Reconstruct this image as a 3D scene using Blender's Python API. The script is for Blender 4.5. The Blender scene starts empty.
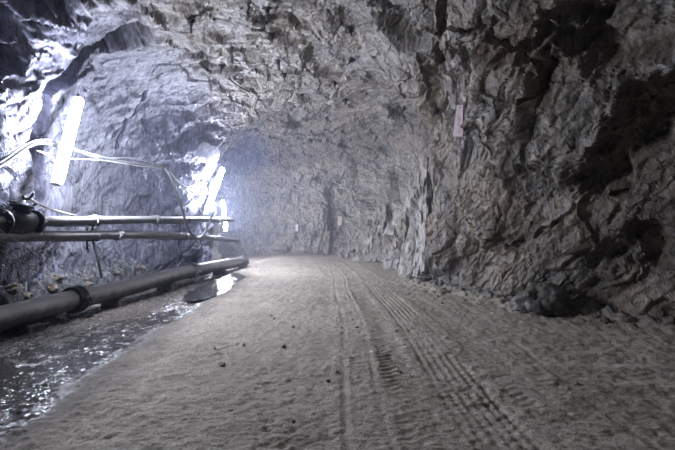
import bpy, bmesh, math, random
import numpy as np
from mathutils import Vector, Matrix

sc = bpy.context.scene
COL = sc.collection
random.seed(7)

# ------------------------------------------------------------------ camera, world, exposure
F, CX, HZ, H = 400.0, 337.5, 228.0, 1.2          # focal length / centre / horizon in px, eye height in m
cam_d = bpy.data.cameras.new('camera')
cam = bpy.data.objects.new('camera', cam_d)
COL.objects.link(cam)
cam_d.sensor_width = 36.0
cam_d.lens = F * 36.0 / 675.0
cam_d.clip_start, cam_d.clip_end = 0.05, 200
cam.location = (0, 0, H)
cam.rotation_euler = (math.radians(90) + math.atan((HZ - 225.0) / F), 0, 0)
sc.camera = cam

world = bpy.data.worlds.new('world')
sc.world = world
world.use_nodes = True
world.node_tree.nodes['Background'].inputs[0].default_value = (0.5, 0.55, 0.7, 1)
world.node_tree.nodes['Background'].inputs[1].default_value = 0.0

# thin mist hanging in the tunnel air
vs = world.node_tree.nodes.new('ShaderNodeVolumeScatter')
vs.inputs['Color'].default_value = (0.66, 0.73, 1.0, 1)
wn_ = world.node_tree
tc_ = wn_.nodes.new('ShaderNodeTexCoord')
sx_ = wn_.nodes.new('ShaderNodeSeparateXYZ'); wn_.links.new(tc_.outputs['Object'], sx_.inputs[0])
my_ = wn_.nodes.new('ShaderNodeMapRange'); my_.interpolation_type = 'SMOOTHSTEP'
my_.inputs['From Min'].default_value, my_.inputs['From Max'].default_value = 4.0, 11.5
my_.inputs['To Min'].default_value, my_.inputs['To Max'].default_value = 0.0010, 0.0140
wn_.links.new(sx_.outputs[1], my_.inputs[0])
wn_.links.new(my_.outputs[0], vs.inputs['Density'])
vs.inputs['Anisotropy'].default_value = 0.3
world.node_tree.links.new(vs.outputs[0], world.node_tree.nodes['World Output'].inputs['Volume'])

sc.view_settings.view_transform = 'Standard'
sc.view_settings.look = 'None'
sc.view_settings.exposure = 2.85
sc.view_settings.gamma = 1.0
sc.view_settings.use_curve_mapping = False
sc.cycles.max_bounces = 10
sc.cycles.diffuse_bounces = 5
sc.cycles.volume_bounces = 1
sc.cycles.sample_clamp_indirect = 6.0

LAMP_COL = (0.76, 0.82, 1.0)
LAMP_POWER = 75.0


def P(px, py, d):
    """A point d metres in front of the eye along the sight line of a photograph pixel."""
    return Vector(((px - CX) / F * d, d, H + (HZ - py) / F * d))


# ------------------------------------------------------------------ object helpers
def link(name, me, mat, parent=None):
    o = bpy.data.objects.new(name, me)
    COL.objects.link(o)
    if mat is not None and len(me.materials) == 0:
        me.materials.append(mat)
    if parent is not None:
        o.parent = parent
    return o


def empty(name, loc=(0, 0, 0)):
    o = bpy.data.objects.new(name, None)
    COL.objects.link(o)
    o.empty_display_size = 0.1
    o.location = loc
    return o


def tag(o, label=None, cat=None, group=None, kind=None):
    if label: o['label'] = label
    if cat: o['category'] = cat
    if group: o['group'] = group
    if kind: o['kind'] = kind
    return o


def mesh_np(name, verts, faces, smooth=True):
    me = bpy.data.meshes.new(name)
    verts = np.asarray(verts, dtype=np.float32)
    faces = np.asarray(faces, dtype=np.int32)
    n, k = faces.shape
    me.vertices.add(len(verts))
    me.vertices.foreach_set('co', verts.ravel())
    me.loops.add(n * k)
    me.loops.foreach_set('vertex_index', faces.ravel())
    me.polygons.add(n)
    me.polygons.foreach_set('loop_start', np.arange(0, n * k, k, dtype=np.int32))
    me.polygons.foreach_set('loop_total', np.full(n, k, dtype=np.int32))
    me.polygons.foreach_set('use_smooth', np.full(n, smooth, dtype=bool))
    me.update(calc_edges=True)
    return me


def bm_mesh(name, bm, smooth=False):
    me = bpy.data.meshes.new(name)
    if smooth:
        for f in bm.faces: f.smooth = True
    bm.normal_update()
    bm.to_mesh(me)
    bm.free()
    return me


def cr(pts, n):
    """Catmull-Rom samples through a list of points."""
    pts = [Vector(p) for p in pts]
    ext = [pts[0] * 2 - pts[1]] + pts + [pts[-1] * 2 - pts[-2]]
    out = []
    for i in range(1, len(ext) - 2):
        a, b, c, d = ext[i - 1:i + 3]
        for k in range(n):
            t = k / n
            out.append(0.5 * ((2 * b) + (c - a) * t + (2 * a - 5 * b + 4 * c - d) * t * t + (3 * b - a - 3 * c + d) * t ** 3))
    out.append(pts[-1])
    return out


def tube_bm(path, r, seg=10, bm=None, cap=True, radii=None):
    bm = bm or bmesh.new()
    path = [Vector(p) for p in path]
    tan = []
    for i in range(len(path)):
        t = path[min(i + 1, len(path) - 1)] - path[max(i - 1, 0)]
        tan.append(t.normalized())
    up = Vector((0, 0, 1)) if abs(tan[0].z) < 0.9 else Vector((1, 0, 0))
    nrm = (up - tan[0] * up.dot(tan[0])).normalized()
    rings = []
    for i, p in enumerate(path):
        nrm = (nrm - tan[i] * nrm.dot(tan[i])).normalized()
        bi = tan[i].cross(nrm)
        rr = radii[i] if radii else r
        rings.append([bm.verts.new(p + (nrm * math.cos(2 * math.pi * k / seg) + bi * math.sin(2 * math.pi * k / seg)) * rr) for k in range(seg)])
    for a, b in zip(rings, rings[1:]):
        for k in range(seg):
            f = bm.faces.new((a[k], a[(k + 1) % seg], b[(k + 1) % seg], b[k]))
            f.smooth = True
    if cap:
        bm.faces.new(rings[0][::-1])
        bm.faces.new(rings[-1])
    return bm


def tube(name, path, r, mat, parent=None, seg=10, radii=None):
    return link(name, bm_mesh(name, tube_bm(path, r, seg, radii=radii)), mat, parent)


def frame_of(d, up=(0, 0, 1)):
    """Rotation whose Z axis runs along d."""
    d = Vector(d).normalized()
    u = Vector(up)
    if abs(d.dot(u)) > 0.95: u = Vector((1, 0, 0))
    x = u.cross(d).normalized()
    y = d.cross(x)
    return Matrix((x, y, d)).transposed().to_4x4()


def box_bm(size, mat4=None, bevel=0.0, bm=None):
    b = bmesh.new()
    bmesh.ops.create_cube(b, size=1.0)
    bmesh.ops.scale(b, vec=size, verts=b.verts)
    if bevel > 0:
        bmesh.ops.bevel(b, geom=list(b.edges), offset=bevel, segments=2, affect='EDGES')
    if mat4 is not None:
        bmesh.ops.transform(b, matrix=mat4, verts=b.verts)
    if bm is None: return b
    tmp = bpy.data.meshes.new('tmp'); b.to_mesh(tmp); b.free(); bm.from_mesh(tmp); bpy.data.meshes.remove(tmp)
    return bm


# ------------------------------------------------------------------ numpy noise
def hsh(ix, iy, iz, seed):
    h = (ix.astype(np.int64) * 374761393 + iy.astype(np.int64) * 668265263 + iz.astype(np.int64) * 2147483647 + seed * 974634777) & 0xFFFFFFFF
    h = ((h ^ (h >> 13)) * 1274126177) & 0xFFFFFFFF
    h = ((h ^ (h >> 16)) * 2246822519) & 0xFFFFFFFF
    return (h ^ (h >> 15)) & 0xFFFFFFFF


def vnoise(p, seed=0):
    """Gradient noise in about -1..1 for an (n,3) array."""
    i = np.floor(p).astype(np.int64)
    f = p - i
    u = f * f * f * (f * (f * 6 - 15) + 10)
    res = 0
    for dx in (0, 1):
        wx = u[:, 0] if dx else 1 - u[:, 0]
        for dy in (0, 1):
            wy = u[:, 1] if dy else 1 - u[:, 1]
            for dz in (0, 1):
                wz = u[:, 2] if dz else 1 - u[:, 2]
                h = hsh(i[:, 0] + dx, i[:, 1] + dy, i[:, 2] + dz, seed)
                gx = (h & 1023) / 511.5 - 1
                gy = ((h >> 10) & 1023) / 511.5 - 1
                gz = ((h >> 20) & 1023) / 511.5 - 1
                res = res + wx * wy * wz * (gx * (f[:, 0] - dx) + gy * (f[:, 1] - dy) + gz * (f[:, 2] - dz))
    return res * 1.2


def fbm(p, octv, seed=0, gain=0.5, ridged=False):
    a, s, tot = 1.0, 0, 0
    for o in range(octv):
        v = vnoise(p * (2.03 ** o) + 17.3 * o, seed + o)
        if ridged: v = 0.5 - 2 * np.abs(v)
        s = s + a * v
        tot += a
        a *= gain
    return s / tot


def facets(p, seed=0, tilt=1.0, off=0.5):
    """Broken-rock relief: every Voronoi cell is a tilted plane. Returns height and distance to the crack."""
    b = np.floor(p - 0.5).astype(np.int64)
    n = len(p)
    d1 = np.full(n, 1e9); d2 = np.full(n, 1e9); hh = np.zeros(n)
    for dx in (0, 1):
        for dy in (0, 1):
            for dz in (0, 1):
                cx, cy, cz = b[:, 0] + dx, b[:, 1] + dy, b[:, 2] + dz
                h1 = hsh(cx, cy, cz, seed)
                h2 = hsh(cx, cy, cz, seed + 101)
                jx = 0.18 + 0.64 * (h1 & 1023) / 1023
                jy = 0.18 + 0.64 * ((h1 >> 10) & 1023) / 1023
                jz = 0.18 + 0.64 * ((h1 >> 20) & 1023) / 1023
                rx, ry, rz = p[:, 0] - cx - jx, p[:, 1] - cy - jy, p[:, 2] - cz - jz
                d = rx * rx + ry * ry + rz * rz
                ht = off * ((h2 & 255) / 127.5 - 1) + tilt * ((((h2 >> 8) & 255) / 127.5 - 1) * rx + (((h2 >> 16) & 255) / 127.5 - 1) * ry + (((h2 >> 24) & 255) / 127.5 - 1) * rz)
                new = d < d1
                d2 = np.where(new, d1, np.minimum(d2, d))
                hh = np.where(new, ht, hh)
                d1 = np.where(new, d, d1)
    return hh, np.sqrt(d2) - np.sqrt(d1)


def sstep(a, b, x):
    t = np.clip((x - a) / (b - a), 0, 1)
    return t * t * (3 - 2 * t)


# ------------------------------------------------------------------ materials
def new_mat(name):
    m = bpy.data.materials.new(name)
    m.use_nodes = True
    nt = m.node_tree
    bs = nt.nodes['Principled BSDF']
    return m, nt, bs


def nd(nt, typ, **kw):
    n = nt.nodes.new(typ)
    for k, v in kw.items(): setattr(n, k, v)
    return n


def noise_node(nt, vec, scale, detail=6, rough=0.6, dist=0.0):
    n = nd(nt, 'ShaderNodeTexNoise')
    n.inputs['Scale'].default_value = scale
    n.inputs['Detail'].default_value = detail
    n.inputs['Roughness'].default_value = rough
    n.inputs['Distortion'].default_value = dist
    nt.links.new(vec, n.inputs['Vector'])
    return n


def ramp(nt, fac, stops):
    r = nd(nt, 'ShaderNodeValToRGB')
    e = r.color_ramp.elements
    while len(e) < len(stops): e.new(0.5)
    for el, (p, c) in zip(e, stops):
        el.position = p
        el.color = (*c, 1)
    nt.links.new(fac, r.inputs[0])
    return r


def mixc(nt, fac, a, b, mode='MIX'):
    m = nd(nt, 'ShaderNodeMix', data_type='RGBA', blend_type=mode)
    for s, v in ((m.inputs[0], fac), (m.inputs[6], a), (m.inputs[7], b)):
        if hasattr(v, 'is_linked'): nt.links.new(v, s)
        elif isinstance(v, (int, float)): s.default_value = v
        else: s.default_value = (*v, 1)
    return m.outputs[2]


def rock_mat(name, dark, mid, light, warm, streak_rot, bump=0.7, others=()):
    m, nt, bs = new_mat(name)
    geo = nd(nt, 'ShaderNodeNewGeometry')
    mp = nd(nt, 'ShaderNodeMapping')
    mp.inputs['Rotation'].default_value = streak_rot
    mp.inputs['Scale'].default_value = (1, 1, 0.28)
    nt.links.new(geo.outputs['Position'], mp.inputs[0])
    n1 = noise_node(nt, geo.outputs['Position'], 0.9, 5, 0.6)
    n2 = noise_node(nt, mp.outputs[0], 4.2, 8, 0.70, 0.8)
    n3 = noise_node(nt, mp.outputs[0], 17.0, 7, 0.7, 0.4)
    r2 = ramp(nt, n2.outputs[0], [(0.30, dark), (0.5, mid), (0.70, light)])
    r1 = ramp(nt, n1.outputs[0], [(0.42, (0, 0, 0)), (0.62, (1, 1, 1))])
    c = mixc(nt, r1.outputs[0], r2.outputs[0], mixc(nt, 0.55, r2.outputs[0], warm))
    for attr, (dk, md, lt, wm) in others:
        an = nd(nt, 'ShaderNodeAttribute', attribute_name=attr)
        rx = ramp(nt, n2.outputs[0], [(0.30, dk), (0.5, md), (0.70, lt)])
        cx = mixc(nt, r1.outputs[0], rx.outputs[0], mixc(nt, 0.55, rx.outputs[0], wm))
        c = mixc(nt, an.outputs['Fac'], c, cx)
    r3 = ramp(nt, n3.outputs[0], [(0.37, (0.36, 0.36, 0.37)), (0.50, (1, 1, 1)), (0.65, (1.5, 1.48, 1.45))])
    c = mixc(nt, 1.0, c, r3.outputs[0], 'MULTIPLY')
    nt.links.new(c, bs.inputs['Base Color'])
    bs.inputs['Roughness'].default_value = 0.5
    bs.inputs['Specular IOR Level'].default_value = 0.5
    b1 = nd(nt, 'ShaderNodeBump'); b1.inputs['Strength'].default_value = bump; b1.inputs['Distance'].default_value = 0.05
    nt.links.new(n2.outputs[0], b1.inputs['Height'])
    b2 = nd(nt, 'ShaderNodeBump'); b2.inputs['Strength'].default_value = bump * 0.7; b2.inputs['Distance'].default_value = 0.014
    nt.links.new(n3.outputs[0], b2.inputs['Height'])
    nt.links.new(b1.outputs[0], b2.inputs['Normal'])
    nt.links.new(b2.outputs[0], bs.inputs['Normal'])
    return m


M = {}
PAL_LEFT = ((0.026, 0.026, 0.038), (0.10, 0.10, 0.132), (0.22, 0.218, 0.27), (0.135, 0.132, 0.165))
PAL_RIGHT = ((0.026, 0.023, 0.02), (0.115, 0.10, 0.084), (0.27, 0.24, 0.204), (0.22, 0.168, 0.11))
PAL_FAR = ((0.11, 0.103, 0.096), (0.29, 0.272, 0.25), (0.45, 0.424, 0.388), (0.38, 0.33, 0.265))  # far rock lightened in its colour, in place of more lamp light at the bend
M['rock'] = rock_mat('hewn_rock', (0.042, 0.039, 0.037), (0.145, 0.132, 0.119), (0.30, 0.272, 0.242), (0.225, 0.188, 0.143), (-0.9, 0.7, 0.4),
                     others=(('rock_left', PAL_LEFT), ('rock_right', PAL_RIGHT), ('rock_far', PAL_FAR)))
M['rock_right'] = rock_mat('loose_rock', *PAL_RIGHT, (0.75, 0.35, 0.2))
M['rock_pale'] = rock_mat('rock_pale', (0.11, 0.103, 0.095), (0.23, 0.213, 0.193), (0.34, 0.318, 0.288), (0.29, 0.25, 0.20), (0.2, 0.1, 0.1), 0.25)
M['rock_dark'] = rock_mat('rock_dark', (0.035, 0.034, 0.03), (0.085, 0.082, 0.072), (0.16, 0.155, 0.135), (0.10, 0.09, 0.07), (0.2, 0.5, 0.1), 0.5)


def floor_mat():
    m, nt, bs = new_mat('packed_mud')
    geo = nd(nt, 'ShaderNodeNewGeometry')
    pos = geo.outputs['Position']
    at = nd(nt, 'ShaderNodeAttribute', attribute_name='wet')
    n1 = noise_node(nt, pos, 1.3, 6, 0.6)
    n2 = noise_node(nt, pos, 14, 7, 0.7)
    n3 = noise_node(nt, pos, 70, 5, 0.65)
    r1 = ramp(nt, n1.outputs[0], [(0.30, (0.345, 0.30, 0.243)), (0.55, (0.43, 0.382, 0.316)), (0.75, (0.49, 0.438, 0.366))])
    r2 = ramp(nt, n2.outputs[0], [(0.32, (0.66, 0.65, 0.64)), (0.52, (1, 1, 1)), (0.75, (1.15, 1.14, 1.12))])
    r3 = ramp(nt, n3.outputs[0], [(0.36, (0.5, 0.5, 0.5)), (0.5, (1, 1, 1)), (0.66, (1.3, 1.3, 1.3))])
    c = mixc(nt, 1.0, r1.outputs[0], r2.outputs[0], 'MULTIPLY')
    c = mixc(nt, 1.0, c, r3.outputs[0], 'MULTIPLY')
    at2 = nd(nt, 'ShaderNodeAttribute', attribute_name='rubble')
    rr = ramp(nt, n2.outputs[0], [(0.35, (0.03, 0.03, 0.03)), (0.5, (0.12, 0.12, 0.122)), (0.68, (0.30, 0.30, 0.305))])
    c = mixc(nt, at2.outputs['Fac'], c, rr.outputs[0])
    wetc = mixc(nt, 1.0, c, (0.28, 0.27, 0.27), 'MULTIPLY')
    pd = nd(nt, 'ShaderNodeMath', operation='POWER'); pd.inputs[1].default_value = 0.55; nt.links.new(at.outputs['Fac'], pd.inputs[0])
    pg = nd(nt, 'ShaderNodeMath', operation='POWER'); pg.inputs[1].default_value = 4.0; nt.links.new(at.outputs['Fac'], pg.inputs[0])
    c = mixc(nt, pd.outputs[0], c, wetc)
    nt.links.new(c, bs.inputs['Base Color'])
    mr = nd(nt, 'ShaderNodeMapRange')
    mr.inputs['To Min'].default_value = 0.85
    mr.inputs['To Max'].default_value = 0.09
    nt.links.new(pg.outputs[0], mr.inputs[0])
    ms = nd(nt, 'ShaderNodeMapRange'); ms.inputs['To Min'].default_value = 0.12; ms.inputs['To Max'].default_value = 0.5
    nt.links.new(pg.outputs[0], ms.inputs[0]); nt.links.new(ms.outputs[0], bs.inputs['Specular IOR Level'])
    nt.links.new(mr.outputs[0], bs.inputs['Roughness'])
    b1 = nd(nt, 'ShaderNodeBump'); b1.inputs['Strength'].default_value = 0.5; b1.inputs['Distance'].default_value = 0.03
    nt.links.new(n2.outputs[0], b1.inputs['Height'])
    b2 = nd(nt, 'ShaderNodeBump'); b2.inputs['Strength'].default_value = 0.4; b2.inputs['Distance'].default_value = 0.008
    nt.links.new(n3.outputs[0], b2.inputs['Height'])
    nt.links.new(b1.outputs[0], b2.inputs['Normal'])
    nt.links.new(b2.outputs[0], bs.inputs['Normal'])
    return m


M['mud'] = floor_mat()


def plain(name, col, rough=0.6, metal=0.0, var=0.25, scale=12, bump=0.1, dust_toplight=None):
    m, nt, bs = new_mat(name)
    geo = nd(nt, 'ShaderNodeNewGeometry')
    n = noise_node(nt, geo.outputs['Position'], scale, 6, 0.65)
    lo = tuple(c * (1 - var) for c in col); hi = tuple(min(1, c * (1 + var)) for c in col)
    r = ramp(nt, n.outputs[0], [(0.35, lo), (0.65, hi)])
    c = r.outputs[0]
    if dust_toplight:  # paler upward faces: dust mixed with painted light from above
        sx = nd(nt, 'ShaderNodeSeparateXYZ'); nt.links.new(geo.outputs['Normal'], sx.inputs[0])
        n2 = noise_node(nt, geo.outputs['Position'], 5, 5, 0.6)
        ad = nd(nt, 'ShaderNodeMath', operation='MULTIPLY_ADD'); ad.inputs[1].default_value = 0.8; nt.links.new(n2.outputs[0], ad.inputs[0]); nt.links.new(sx.outputs[2], ad.inputs[2])
        rr = ramp(nt, ad.outputs[0], [(0.15, (0, 0, 0)), (0.80, (1, 1, 1))])
        c = mixc(nt, rr.outputs[0], c, dust_toplight)
    nt.links.new(c, bs.inputs['Base Color'])
    bs.inputs['Roughness'].default_value = rough
    bs.inputs['Metallic'].default_value = metal
    b = nd(nt, 'ShaderNodeBump'); b.inputs['Strength'].default_value = bump; b.inputs['Distance'].default_value = 0.01
    nt.links.new(n.outputs[0], b.inputs['Height']); nt.links.new(b.outputs[0], bs.inputs['Normal'])
    return m


M['pipe'] = plain('dusty_toplit_pipe', (0.10, 0.10, 0.105), 0.5, 0.0, 0.3, 15, 0.15, dust_toplight=(0.42, 0.41, 0.40))
M['pipe_big'] = plain('dusty_toplit_drain_pipe', (0.09, 0.09, 0.09), 0.38, 0.0, 0.3, 10, 0.2, dust_toplight=(0.50, 0.49, 0.47))
M['black_iron'] = plain('black_iron', (0.018, 0.018, 0.02), 0.45, 0.3, 0.4, 20, 0.2)
M['coupling'] = plain('coupling', (0.16, 0.16, 0.16), 0.5, 0.2, 0.3, 25, 0.2, dust_toplight=(0.34, 0.33, 0.32))
M['rubber'] = plain('rubber', (0.02, 0.02, 0.021), 0.6, 0.0, 0.3, 30, 0.1)
M['cable_grey'] = plain('cable_grey', (0.30, 0.30, 0.31), 0.5, 0.0, 0.2, 20, 0.05)
M['cable_white'] = plain('cable_white', (0.55, 0.55, 0.55), 0.5, 0.0, 0.15, 20, 0.05)
M['hose'] = plain('hose', (0.07, 0.07, 0.075), 0.4, 0.0, 0.25, 20, 0.05)
M['rope'] = plain('rope', (0.42, 0.40, 0.37), 0.9, 0.0, 0.25, 60, 0.3)
M['strap'] = plain('strap', (0.10, 0.10, 0.10), 0.8, 0.0, 0.3, 40, 0.2)
M['rust'] = plain('rusty_steel', (0.035, 0.028, 0.024), 0.75, 0.2, 0.5, 40, 0.3)
M['white_plastic'] = plain('white_plastic', (0.6, 0.6, 0.62), 0.45, 0.0, 0.1, 20, 0.02)
M['tag_white'] = plain('tag_white', (0.60, 0.57, 0.55), 0.7, 0.0, 0.15, 30, 0.05)
M['tag_pink'] = plain('tag_pink', (0.72, 0.60, 0.61), 0.7, 0.0, 0.15, 30, 0.05)
M['tag_red'] = plain('tag_red', (0.50, 0.20, 0.22), 0.7, 0.0, 0.25, 60, 0.05)
M['tag_orange'] = plain('tag_orange', (0.52, 0.42, 0.38), 0.7, 0.0, 0.2, 40, 0.05)
M['plank'] = plain('old_wood', (0.11, 0.085, 0.065), 0.8, 0.0, 0.4, 18, 0.3)


def glow_mat():
    m, nt, bs = new_mat('lit_tube')
    bs.inputs['Base Color'].default_value = (0.9, 0.9, 0.9, 1)
    bs.inputs['Emission Color'].default_value = (*LAMP_COL, 1)
    bs.inputs['Emission Strength'].default_value = LAMP_POWER
    return m


M['glow'] = glow_mat()


def water_mat(nm, sc_, dist_):
    m, nt, bs = new_mat(nm)
    geo = nd(nt, 'ShaderNodeNewGeometry')
    n = noise_node(nt, geo.outputs['Position'], sc_, 3, 0.5)
    bs.inputs['Base Color'].default_value = (0.035, 0.033, 0.03, 1)
    bs.inputs['Roughness'].default_value = 0.06
    bs.inputs['IOR'].default_value = 1.4
    b = nd(nt, 'ShaderNodeBump'); b.inputs['Strength'].default_value = 1.0; b.inputs['Distance'].default_value = dist_
    nt.links.new(n.outputs[0], b.inputs['Height']); nt.links.new(b.outputs[0], bs.inputs['Normal'])
    return m


M['water'] = water_mat('muddy_water', 7, 0.022)
M['water_chop'] = water_mat('trickling_water', 13, 0.022)

# ------------------------------------------------------------------ tunnel: rails through stations
# each station: left foot, left waist, left upper, left shoulder, crown, right shoulder, right upper, right waist, right foot
ST = [
    [(-4.2, -7, 0), (-4.4, -7, 1.5), (-4.0, -7, 3.0), (-2.6, -7, 4.3), (0, -7, 4.9), (2.8, -7, 4.4), (4.4, -7, 3.0), (4.9, -7, 1.5), (4.8, -7, 0)],
    [(-4.2, -2, 0), (-4.4, -2, 1.5), (-4.0, -2, 3.0), (-2.7, -2, 4.3), (0, -2, 4.9), (2.8, -2, 4.4), (4.3, -2, 3.0), (4.9, -2, 1.5), (4.8, -2, 0)],
    [(-4.3, 2, 0), (-4.4, 2, 1.5), (-4.0, 2, 3.0), (-2.9, 2, 4.2), (0.1, 2, 4.9), (2.5, 2, 4.4), (4.0, 2, 3.0), (4.75, 2, 1.5), (4.75, 2, 0)],
    [(-4.35, 4, 0), (-4.3, 4, 1.5), (-3.95, 4, 2.9), (-3.0, 4, 4.1), (0.15, 4, 4.8), (2.1, 4, 4.3), (3.4, 4, 3.0), (4.3, 4.1, 1.5), (4.55, 4.2, 0)],
    [(-4.4, 5.5, 0), (-4.25, 5.5, 1.5), (-3.98, 5.5, 2.8), (-3.2, 5.5, 4.0), (-0.1, 5.4, 4.75), (1.5, 5.3, 4.25), (2.5, 5.4, 3.0), (3.15, 5.5, 1.5), (3.45, 5.6, 0)],
    [(-4.6, 7, 0), (-4.7, 7, 1.5), (-4.45, 7, 2.9), (-3.4, 7, 4.2), (-0.2, 6.9, 4.75), (1.5, 6.8, 3.95), (2.05, 7, 3.0), (2.4, 7, 1.5), (2.65, 7.0, 0)],
    [(-4.7, 8.4, 0), (-4.9, 8.4, 1.5), (-4.65, 8.4, 2.9), (-3.3, 8.4, 4.3), (-0.3, 8.3, 4.7), (1.75, 8.1, 3.8), (1.95, 8.3, 2.9), (2.0, 8.5, 1.5), (2.05, 8.6, 0)],
    [(-4.3, 9.4, 0), (-4.4, 9.4, 1.5), (-4.1, 9.4, 2.9), (-2.9, 9.3, 4.25), (-0.3, 9.0, 4.7), (2.2, 8.6, 4.15), (2.6, 8.9, 3.0), (2.45, 9.25, 1.5), (2.2, 9.4, 0)],
    [(-3.7, 10.4, 0), (-3.65, 10.4, 1.5), (-3.45, 10.4, 2.9), (-2.7, 10.4, 4.1), (-0.4, 10.4, 4.7), (1.9, 10.4, 4.3), (2.5, 10.8, 3.0), (2.6, 11.0, 1.5), (2.45, 11.2, 0)],
    [(-3.55, 11.3, 0), (-3.55, 11.3, 1.5), (-3.4, 11.3, 2.9), (-2.8, 11.5, 4.15), (-0.7, 12.3, 4.75), (1.5, 13.0, 4.35), (2.15, 13.5, 3.0), (2.35, 13.8, 1.5), (2.25, 14.0, 0)],
    [(-4.0, 12.4, 0), (-4.0, 12.4, 1.5), (-3.9, 12.5, 2.9), (-3.2, 12.9, 4.2), (-1.1, 14.0, 4.75), (0.8, 15.2, 4.3), (1.4, 15.8, 3.0), (1.6, 16.1, 1.5), (1.55, 16.3, 0)],
    [(-4.4, 13.7, 0), (-4.4, 13.7, 1.5), (-4.3, 13.8, 2.9), (-3.6, 14.2, 4.2), (-1.9, 15.3, 4.75), (-0.3, 16.8, 4.3), (0.3, 17.5, 3.0), (0.45, 17.8, 1.5), (0.4, 17.9, 0)],
    [(-4.8, 15.0, 0), (-4.8, 15.0, 1.5), (-4.7, 15.1, 2.9), (-4.2, 15.5, 4.2), (-3.3, 16.6, 4.75), (-2.3, 17.9, 4.3), (-2.0, 18.5, 3.0), (-1.9, 18.8, 1.5), (-1.9, 18.9, 0)],
    [(-6.0, 15.8, 0), (-6.0, 15.8, 1.5), (-6.0, 15.9, 2.9), (-5.8, 16.2, 4.2), (-5.5, 17.3, 4.75), (-5.2, 18.6, 4.3), (-5.1, 19.3, 3.0), (-5.0, 19.6, 1.5), (-5.0, 19.6, 0)],
    [(-9.0, 16.0, 0), (-9.0, 16.0, 1.5), (-9.0, 16.2, 2.9), (-9.0, 16.6, 4.2), (-9.0, 17.7, 4.75), (-9.0, 18.9, 4.3), (-9.0, 19.6, 3.0), (-9.0, 19.9, 1.5), (-9.0, 19.9, 0)],
    [(-13.0, 16.0, 0), (-13.0, 16.0, 1.5), (-13.0, 16.2, 2.9), (-13.0, 16.6, 4.2), (-13.0, 17.7, 4.75), (-13.0, 18.9, 4.3), (-13.0, 19.6, 3.0), (-13.0, 19.9, 1.5), (-13.0, 19.9, 0)],
]
ST = np.array(ST, dtype=np.float64)
lo_l = ST[:, :1].copy(); lo_l[:, :, 2] = -0.6
lo_r = ST[:, -1:].copy(); lo_r[:, :, 2] = -0.6
ST = np.concatenate([lo_l, ST, lo_r], axis=1)                     # (stations, 11, 3)
SEG_S = [14, 18, 50, 84, 96, 88, 78, 60, 84, 80, 76, 76, 90, 30, 16]   # samples between stations
SEG_T = [10, 66, 66, 62, 100, 100, 76, 80, 80, 12]                      # samples between rails


def cr_axis(A, segs):
    """Catmull-Rom along axis 0 of an array."""
    ext = np.concatenate([2 * A[:1] - A[1:2], A, 2 * A[-1:] - A[-2:-1]], 0)
    out = []
    for i, n in enumerate(segs):
        a, b, c, d = ext[i], ext[i + 1], ext[i + 2], ext[i + 3]
        t = (np.arange(n) / n).reshape(-1, *([1] * (A.ndim - 1)))
        out.append(0.5 * (2 * b + (c - a) * t + (2 * a - 5 * b + 4 * c - d) * t ** 2 + (3 * b - a - 3 * c + d) * t ** 3))
    out.append(A[-1:])
    return np.concatenate(out, 0)


G = cr_axis(ST, SEG_S)
G = np.swapaxes(cr_axis(np.swapaxes(G, 0, 1), SEG_T), 0, 1)       # (ns, nt, 3)
NS, NT = G.shape[:2]
SIDX = np.concatenate([[0], np.cumsum(SEG_S)])
TIDX = np.concatenate([[0], np.cumsum(SEG_T)])


def grid_normals(G):
    du = np.gradient(G, axis=0)
    dv = np.gradient(G, axis=1)
    n = np.cross(du, dv)
    return n / (np.linalg.norm(n, axis=2, keepdims=True) + 1e-9)


NRM = grid_normals(G)
mid = G[NS // 2, TIDX[5]]
# make the normals look into the tunnel
if NRM[NS // 2, TIDX[5]][2] > 0: NRM = -NRM


def rot_to(v):
    """Rotation matrix taking v to the z axis (used to stretch the noise along v)."""
    v = np.array(v, float); v /= np.linalg.norm(v)
    a = np.array([0, 0, 1.0]) if abs(v[2]) < 0.9 else np.array([1.0, 0, 0])
    x = np.cross(a, v); x /= np.linalg.norm(x)
    y = np.cross(v, x)
    return np.stack([x, y, v])


pts = G.reshape(-1, 3)
warp = np.stack([fbm(pts * 0.9, 3, 40), fbm(pts * 0.9 + 9, 3, 50), fbm(pts * 0.9 + 31, 3, 60)], 1)
warp2 = np.stack([fbm(pts * 4.0, 3, 41), fbm(pts * 4.0 + 9, 3, 51), fbm(pts * 4.0 + 31, 3, 61)], 1)
wpts = pts + 0.26 * warp + 0.05 * warp2


def rock_relief(direction, seed):
    q = wpts @ rot_to(direction).T
    st = q * np.array([1.0, 1.0, 0.42])
    h1, c1 = facets(st * 0.95, seed, 1.0, 0.6)
    h2, c2 = facets(st * 2.1 + 5, seed + 1, 1.1, 0.55)
    h3, c3 = facets(st * 4.8 + 9, seed + 2, 1.1, 0.6)
    h4, c4 = facets(st * 11.0 + 3, seed + 3, 1.1, 0.6)
    d = 0.27 * h1 * (0.3 + 0.7 * sstep(0, 0.25, c1)) + 0.13 * h2 * (0.4 + 0.6 * sstep(0, 0.2, c2)) + 0.045 * h3 * (0.5 + 0.5 * sstep(0, 0.2, c3)) + 0.018 * h4
    cm = sstep(0.05, 0.4, fbm(pts * 1.1 + 8, 2, seed + 12))
    d -= cm * (0.07 * np.clip(1 - c1 / 0.06, 0, 1) + 0.05 * np.clip(1 - c2 / 0.08, 0, 1)) + 0.012 * np.clip(1 - c3 / 0.12, 0, 1)
    d += 0.02 * fbm(st * np.array([7, 7, 3.0]), 4, seed + 5, 0.6, True)
    d += 0.016 * fbm(st * np.array([22, 22, 14.0]), 2, seed + 9, 0.6)
    return d


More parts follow.
